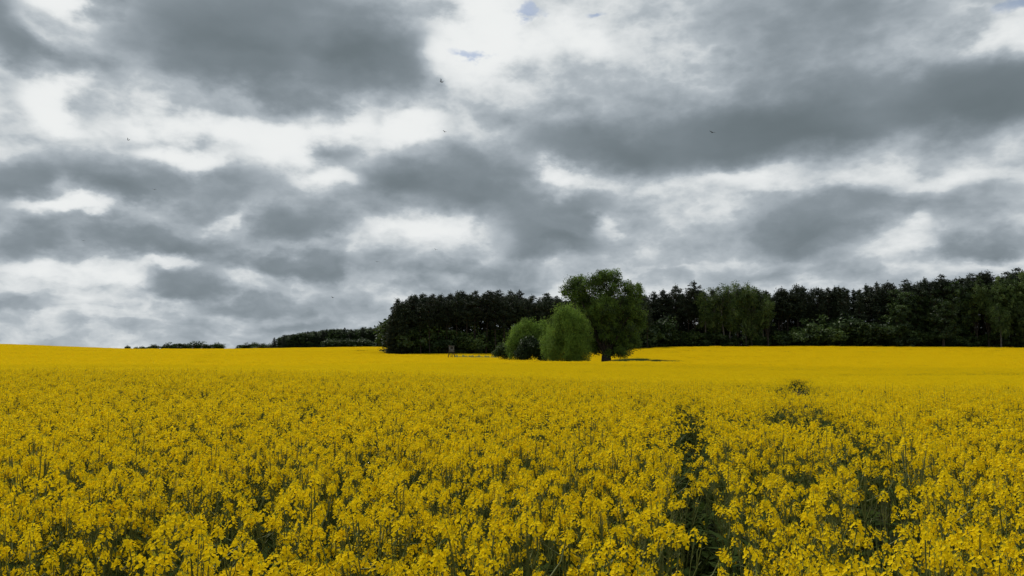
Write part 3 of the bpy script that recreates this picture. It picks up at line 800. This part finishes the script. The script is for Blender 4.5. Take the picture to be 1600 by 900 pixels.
# 4) the willow group in the field
def lob(px, py, Yd, rx, ry, depth=None, dy=0.0):   # ellipsoid from photograph pixels at distance Yd
    c = at(px, py, Yd); k = Yd / F
    return [c.x, c.y + dy, c.z, rx * k, (depth or rx) * k, ry * k]
def local(lobes, base):
    return [(l[0] - base[0], l[1] - base[1], l[2] - base[2], l[3], l[4], l[5]) for l in lobes]
def gbase(px, Yd):
    x = (px - 800) / (F * math.cos(PITCH)) * Yd
    return (x, Yd, float(ground(x, Yd)))
b = gbase(946, 128)
lb = []
for (px, py, rx, ry, dy) in [(886, 455, 9, 9, 0), (893, 445, 10, 10, 0), (906, 438, 9, 9, 1), (903, 458, 15, 15, 0), (919, 450, 12, 17, -1), (930, 437, 11, 11, -1), (944, 431, 11, 9, 0), (958, 430, 12, 9, 1), (968, 438, 9, 10, 1), (948, 450, 18, 18, 0),
                             (984, 448, 10, 9, 0), (994, 457, 10, 13, -1), (978, 462, 13, 17, 0), (915, 478, 18, 20, 2), (938, 482, 22, 22, -2), (968, 486, 20, 22, 1), (990, 484, 15, 20, -1), (945, 512, 24, 22, 0), (982, 514, 20, 22, 0), (958, 526, 22, 16, 1), (930, 522, 17, 16, 2), (972, 540, 16, 8, 0), (1000, 500, 8, 14, 0), (992, 536, 10, 8, 0), (950, 500, 26, 30, 5), (968, 549, 22, 6, 0), (926, 543, 13, 10, 2)]:
    lb.append(lob(px, py, 128, rx, ry, rx * 1.1, dy))
wm = broad_meshes(np.random.default_rng(31), 16, local(lb, b), 90000, .30, [MAT['willow'], MAT['leafm']], MAT['bark'], 2.6, .9, .35, .36, shell=.5, clusters=1400, aspect=.42, split=.3)
make_tree('willow_tree', 'large broad willow with dark forked trunk and lobed crown in the field', 'willow', wm, b)
b = gbase(886, 122)
lb = [lob(px, py, 122, rx, ry, rx, dy) for (px, py, rx, ry, dy) in [(888, 500, 24, 22, 0), (878, 512, 24, 26, 0), (896, 520, 26, 32, 0), (884, 540, 34, 24, 0), (905, 540, 20, 24, 0), (862, 535, 16, 26, 0), (882, 490, 16, 13, 0), (872, 558, 18, 9, 0), (898, 558, 20, 9, 0)]]
wm = broad_meshes(np.random.default_rng(32), 9, local(lb, b), 46000, .30, [MAT['willowb'], MAT['willow']], MAT['bark'], 1.2, .3, .8, .46, shell=.6, clusters=340, aspect=.28, split=.45)
make_tree('willow_bush', 'dense egg shaped pale green willow in front of the big willow', 'willow', wm, b)
b = gbase(822, 132)
lb = [lob(px, py, 132, rx, ry, rx, dy) for (px, py, rx, ry, dy) in [(824, 514, 19, 15, 0), (812, 528, 19, 20, 0), (832, 526, 20, 20, 0), (806, 544, 14, 15, 0), (848, 520, 13, 18, 1), (842, 540, 16, 18, 1), (810, 554, 14, 8, -1)]]
wm = broad_meshes(np.random.default_rng(33), 6, local(lb, b), 27000, .31, [MAT['willowb'], MAT['willow']], MAT['bark'], .9, .22, .4, .46, shell=.6, clusters=230, aspect=.35, split=.4)
make_tree('willow_bush', 'rounded bright green willow bush left of the egg shaped willow', 'willow', wm, b)
b = gbase(832, 128)
lb = [lob(px, py, 128, rx, ry, rx, 0) for (px, py, rx, ry) in [(828, 540, 16, 13), (842, 546, 13, 12), (818, 552, 12, 9), (850, 556, 8, 8)]]
wm = broad_meshes(np.random.default_rng(34), 3, local(lb, b), 14000, .3, [MAT['leafd']], MAT['bark'], .6, .12, .2, .3, shell=.5, aspect=.5)
make_tree('dark_shrub', 'dark green shrub at the foot of the rounded willow bush', 'shrub', wm, b)
b = gbase(782, 134)
lb = [lob(px, py, 134, rx, ry, rx, 0) for (px, py, rx, ry) in [(785, 545, 8, 8), (777, 551, 7, 6), (790, 553, 8, 6)]]
wm = broad_meshes(np.random.default_rng(35), 3, local(lb, b), 5000, .25, [MAT['leafm'], MAT['leafd']], MAT['bark'], .6, .08, .2, .3, shell=.4, aspect=.5)
make_tree('dark_shrub', 'small dark shrub standing alone left of the willow bushes', 'shrub', wm, b)

# ---------------------------------------------------------------- high seat (hunter's hide)
YS = 190.0
hx = at(705.5, 550, YS).x
zf = at(705.5, 550.2, YS).z; zt = at(705.5, 540.3, YS).z
zg = float(ground(hx, YS))
hs = thing('hunting_hide', 'small grey wooden raised hide on splayed legs before the pine wood', 'hunting hide', (hx, YS, zg))
h0 = zf - zg; h1 = zt - zg; w = .62
for sx in (-1, 1):
    for sy in (-1, 1):
        m = MB(); m.tube([[sx * (w + .55), sy * (w + .35), 0], [sx * (w - .06), sy * (w - .06), h0]], [.075, .06], 6)
        part('leg', m.mesh('leg', [MAT['darkwood']]), hs)
for a in (0, 1):
    m = MB(); m.tube([[-(w + .42), -(w + .25), h0 * .25], [w + .05, -(w), h0 * .85]] if a == 0 else [[(w + .42), -(w + .25), h0 * .25], [-(w + .05), -w, h0 * .85]], [.04, .04], 5)
    part('brace', m.mesh('brace', [MAT['darkwood']]), hs)
m = MB(); m.box((0, 0, h0 + .04), (2 * w + .16, 2 * w + .16, .08)); part('floor', m.mesh('floor', [MAT['wood']]), hs)
pw = (2 * w) / 6
def board(c, d):
    m = MB(); m.box((0, 0, 0), d); o = part('board', m.mesh('board', [MAT['wood']]), hs); o.location = c
hb = h1 - h0 - .14
for side in range(4):
    for k in range(6):
        t = -w + pw * (k + .5)
        win = (side == 0 and 2 <= k <= 4) or (side in (1, 3) and 1 <= k <= 4)
        segs = [(h0 + .08, h0 + .08 + hb)] if not win else [(h0 + .08, h0 + .08 + hb * .45), (h0 + .08 + hb * .78, h0 + .08 + hb)]
        for (za, zb) in segs:
            c = {0: (t, -w, 0), 1: (w, t, 0), 2: (t, w, 0), 3: (-w, t, 0)}[side]
            d = (pw - .012, .03, zb - za) if side in (0, 2) else (.03, pw - .012, zb - za)
            board((c[0], c[1], (za + zb) / 2), d)
m = MB(); v = [(-.8, -.85, h1 + .02), (.8, -.85, h1 + .02), (.8, .8, h1 - .14), (-.8, .8, h1 - .14)]
m.add([*v, *[(a_, b_, c_ + .06) for a_, b_, c_ in v]], [(0, 3, 2, 1), (4, 5, 6, 7), (0, 1, 5, 4), (1, 2, 6, 5), (2, 3, 7, 6), (3, 0, 4, 7)])
part('roof', m.mesh('roof', [MAT['felt']]), hs)
ld_ = thing('ladder', None, None); ld_.parent = hs
bpy.data.objects.remove(ld_)
m = MB()
for sx in (-.2, .2): m.tube([[sx, w + 1.1, 0], [sx, w + .05, h0 + .1]], [.035, .035], 5)
for k in range(6):
    t = (k + 1) / 7; m.tube([[-.2, w + 1.1 - 1.05 * t, t * h0], [.2, w + 1.1 - 1.05 * t, t * h0]], [.025, .025], 4)
part('ladder', m.mesh('ladder', [MAT['darkwood']]), hs)

# pale grass strip beside the hide
rg = np.random.default_rng(8)
n = 16000
pxs = rg.uniform(712, 778, n); yy = rg.uniform(183, 201, n)
xx = (pxs - 800) / F * yy
hgt = rg.uniform(1.1, 1.65, n) * (1 + .25 * np.sin(pxs * .9) * np.sin(pxs * .37 + 1))
base = np.stack([xx, yy, ground(xx, yy)], -1)
tip = base + np.stack([rg.normal(0, .14, n), rg.normal(0, .14, n), hgt], -1)
m = MB(); m.quads((base + tip) / 2, (tip - base) / 2, np.stack([rg.uniform(.02, .05, n), rg.normal(0, .02, n), np.zeros(n)], -1), 0)
thing('dry_grass', 'strip of pale tall grass in the field right of the hide', 'grass', data=m.mesh('dry_grass', [MAT['drygrass']]), kind='stuff')
# dark grass under the willows, plus tall blades standing in for the big willow's shadow
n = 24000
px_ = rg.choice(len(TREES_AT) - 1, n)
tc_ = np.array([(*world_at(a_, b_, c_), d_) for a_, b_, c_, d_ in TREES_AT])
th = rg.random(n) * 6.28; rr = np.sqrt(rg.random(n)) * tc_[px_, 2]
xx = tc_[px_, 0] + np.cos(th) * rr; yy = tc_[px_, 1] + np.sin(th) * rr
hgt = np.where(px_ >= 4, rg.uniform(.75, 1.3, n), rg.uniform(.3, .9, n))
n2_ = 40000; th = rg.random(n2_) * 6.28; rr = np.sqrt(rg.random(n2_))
xx = np.r_[xx, SHADOW_STRIP[0] + np.cos(th) * rr * SHADOW_STRIP[2]]; yy = np.r_[yy, SHADOW_STRIP[1] + np.sin(th) * rr * SHADOW_STRIP[3]]; hgt = np.r_[hgt, rg.uniform(.9, 1.5, n2_)]; n += n2_
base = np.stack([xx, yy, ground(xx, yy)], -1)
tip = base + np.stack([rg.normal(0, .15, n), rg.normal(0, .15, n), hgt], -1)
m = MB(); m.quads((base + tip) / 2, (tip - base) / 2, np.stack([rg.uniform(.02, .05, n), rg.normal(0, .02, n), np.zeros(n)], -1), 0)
thing('grass_and_shadow_strip', 'dark green grass under the willow group, with added blades forming the willow shadow', 'grass', data=m.mesh('grass_and_shadow_strip', [MAT['leafm']]), kind='stuff')

# ---------------------------------------------------------------- birds
def bird_meshes(flap):
    bd = MB(); bd.tube([[0, -.085, 0], [0, -.06, .004], [0, -.01, 0], [0, .05, 0], [0, .085, .002]], [.004, .02, .026, .018, .003], 8)
    tl = MB()
    for s in (-1, 1): tl.add([[0, .07, 0], [s * .012, .075, 0], [s * .045, .16, .0], [s * .006, .11, 0]], [(0, 1, 2, 3)])
    wg = []
    for s in (-1, 1):
        w_ = MB(); z1, z2 = flap * .5, flap
        rowsw = [((.015, -.045, .005), (.015, .035, .005)), ((.09, -.06, .09 * z1), (.09, .02, .09 * z1)), ((.155, -.03, .155 * z2 * .9), (.15, .025, .15 * z2 * .9)), ((.21, .035, .2 * z2 * .7), (.205, .045, .2 * z2 * .7))]
        v = []
        for a_, b_ in rowsw:
            for q_ in (a_, b_):
                v.append((q_[0] * s, q_[1], q_[2] + .003)); v.append((q_[0] * s, q_[1], q_[2] - .003))
        fs = []
        for i in range(3):
            o_ = i * 4
            fs += [(o_, o_ + 2, o_ + 6, o_ + 4), (o_ + 1, o_ + 5, o_ + 7, o_ + 3), (o_, o_ + 4, o_ + 5, o_ + 1), (o_ + 2, o_ + 3, o_ + 7, o_ + 6)]
        fs.append((12, 14, 15, 13))
        w_.add(v, fs); wg.append(w_.mesh('wing', [MAT['bird']]))
    return bd.mesh('body', [MAT['bird']], True), tl.mesh('tail', [MAT['bird']]), wg
for (px, py, dd, flap, rz, rx, sc, lb_) in [
    (1113, 207, 42, .35, 20, 10, 1.0, 'dark bird with spread wings under the big right cloud'),
    (689, 128, 44, .9, 70, 35, 1.0, 'dark bird at the right edge of the large upper left cloud'),
    (695, 206, 62, .5, 40, 0, 1.0, 'small bird above the white cloud puff in the middle'),
    (589, 409, 70, .2, 0, 0, 1.1, 'small bird low above the left end of the pine wood'),
    (681, 390, 85, .5, 30, 0, 1.1, 'tiny bird low in the pale sky above the pine wood'),
    (200, 219, 75, 1.2, 80, 20, 1.1, 'tiny bird in the bright cloud at the upper left'),
    (241, 296, 80, .4, 10, 0, 1.1, 'tiny bird before the grey cloud at the left'),
    (520, 465, 75, .4, 60, 0, 1.1, 'tiny bird lowest in the sky above the field'),
    (130, 376, 85, .3, 20, 0, 1.1, 'tiny bird farthest left before a grey cloud')]:
    bdm, tlm, wgm = bird_meshes(flap)
    t = thing('bird', lb_, 'bird', at(px, py, dd), group='birds in the sky')
    t.rotation_euler = (R(rx), R(8), R(rz)); t.scale = (sc,) * 3
    part('body', bdm, t); part('tail', tlm, t)
    for w_ in wgm: part('wing', w_, t)
print('objects', len(SC.objects), 'tris', sum(len(m_.polygons) * 2 for m_ in bpy.data.meshes))
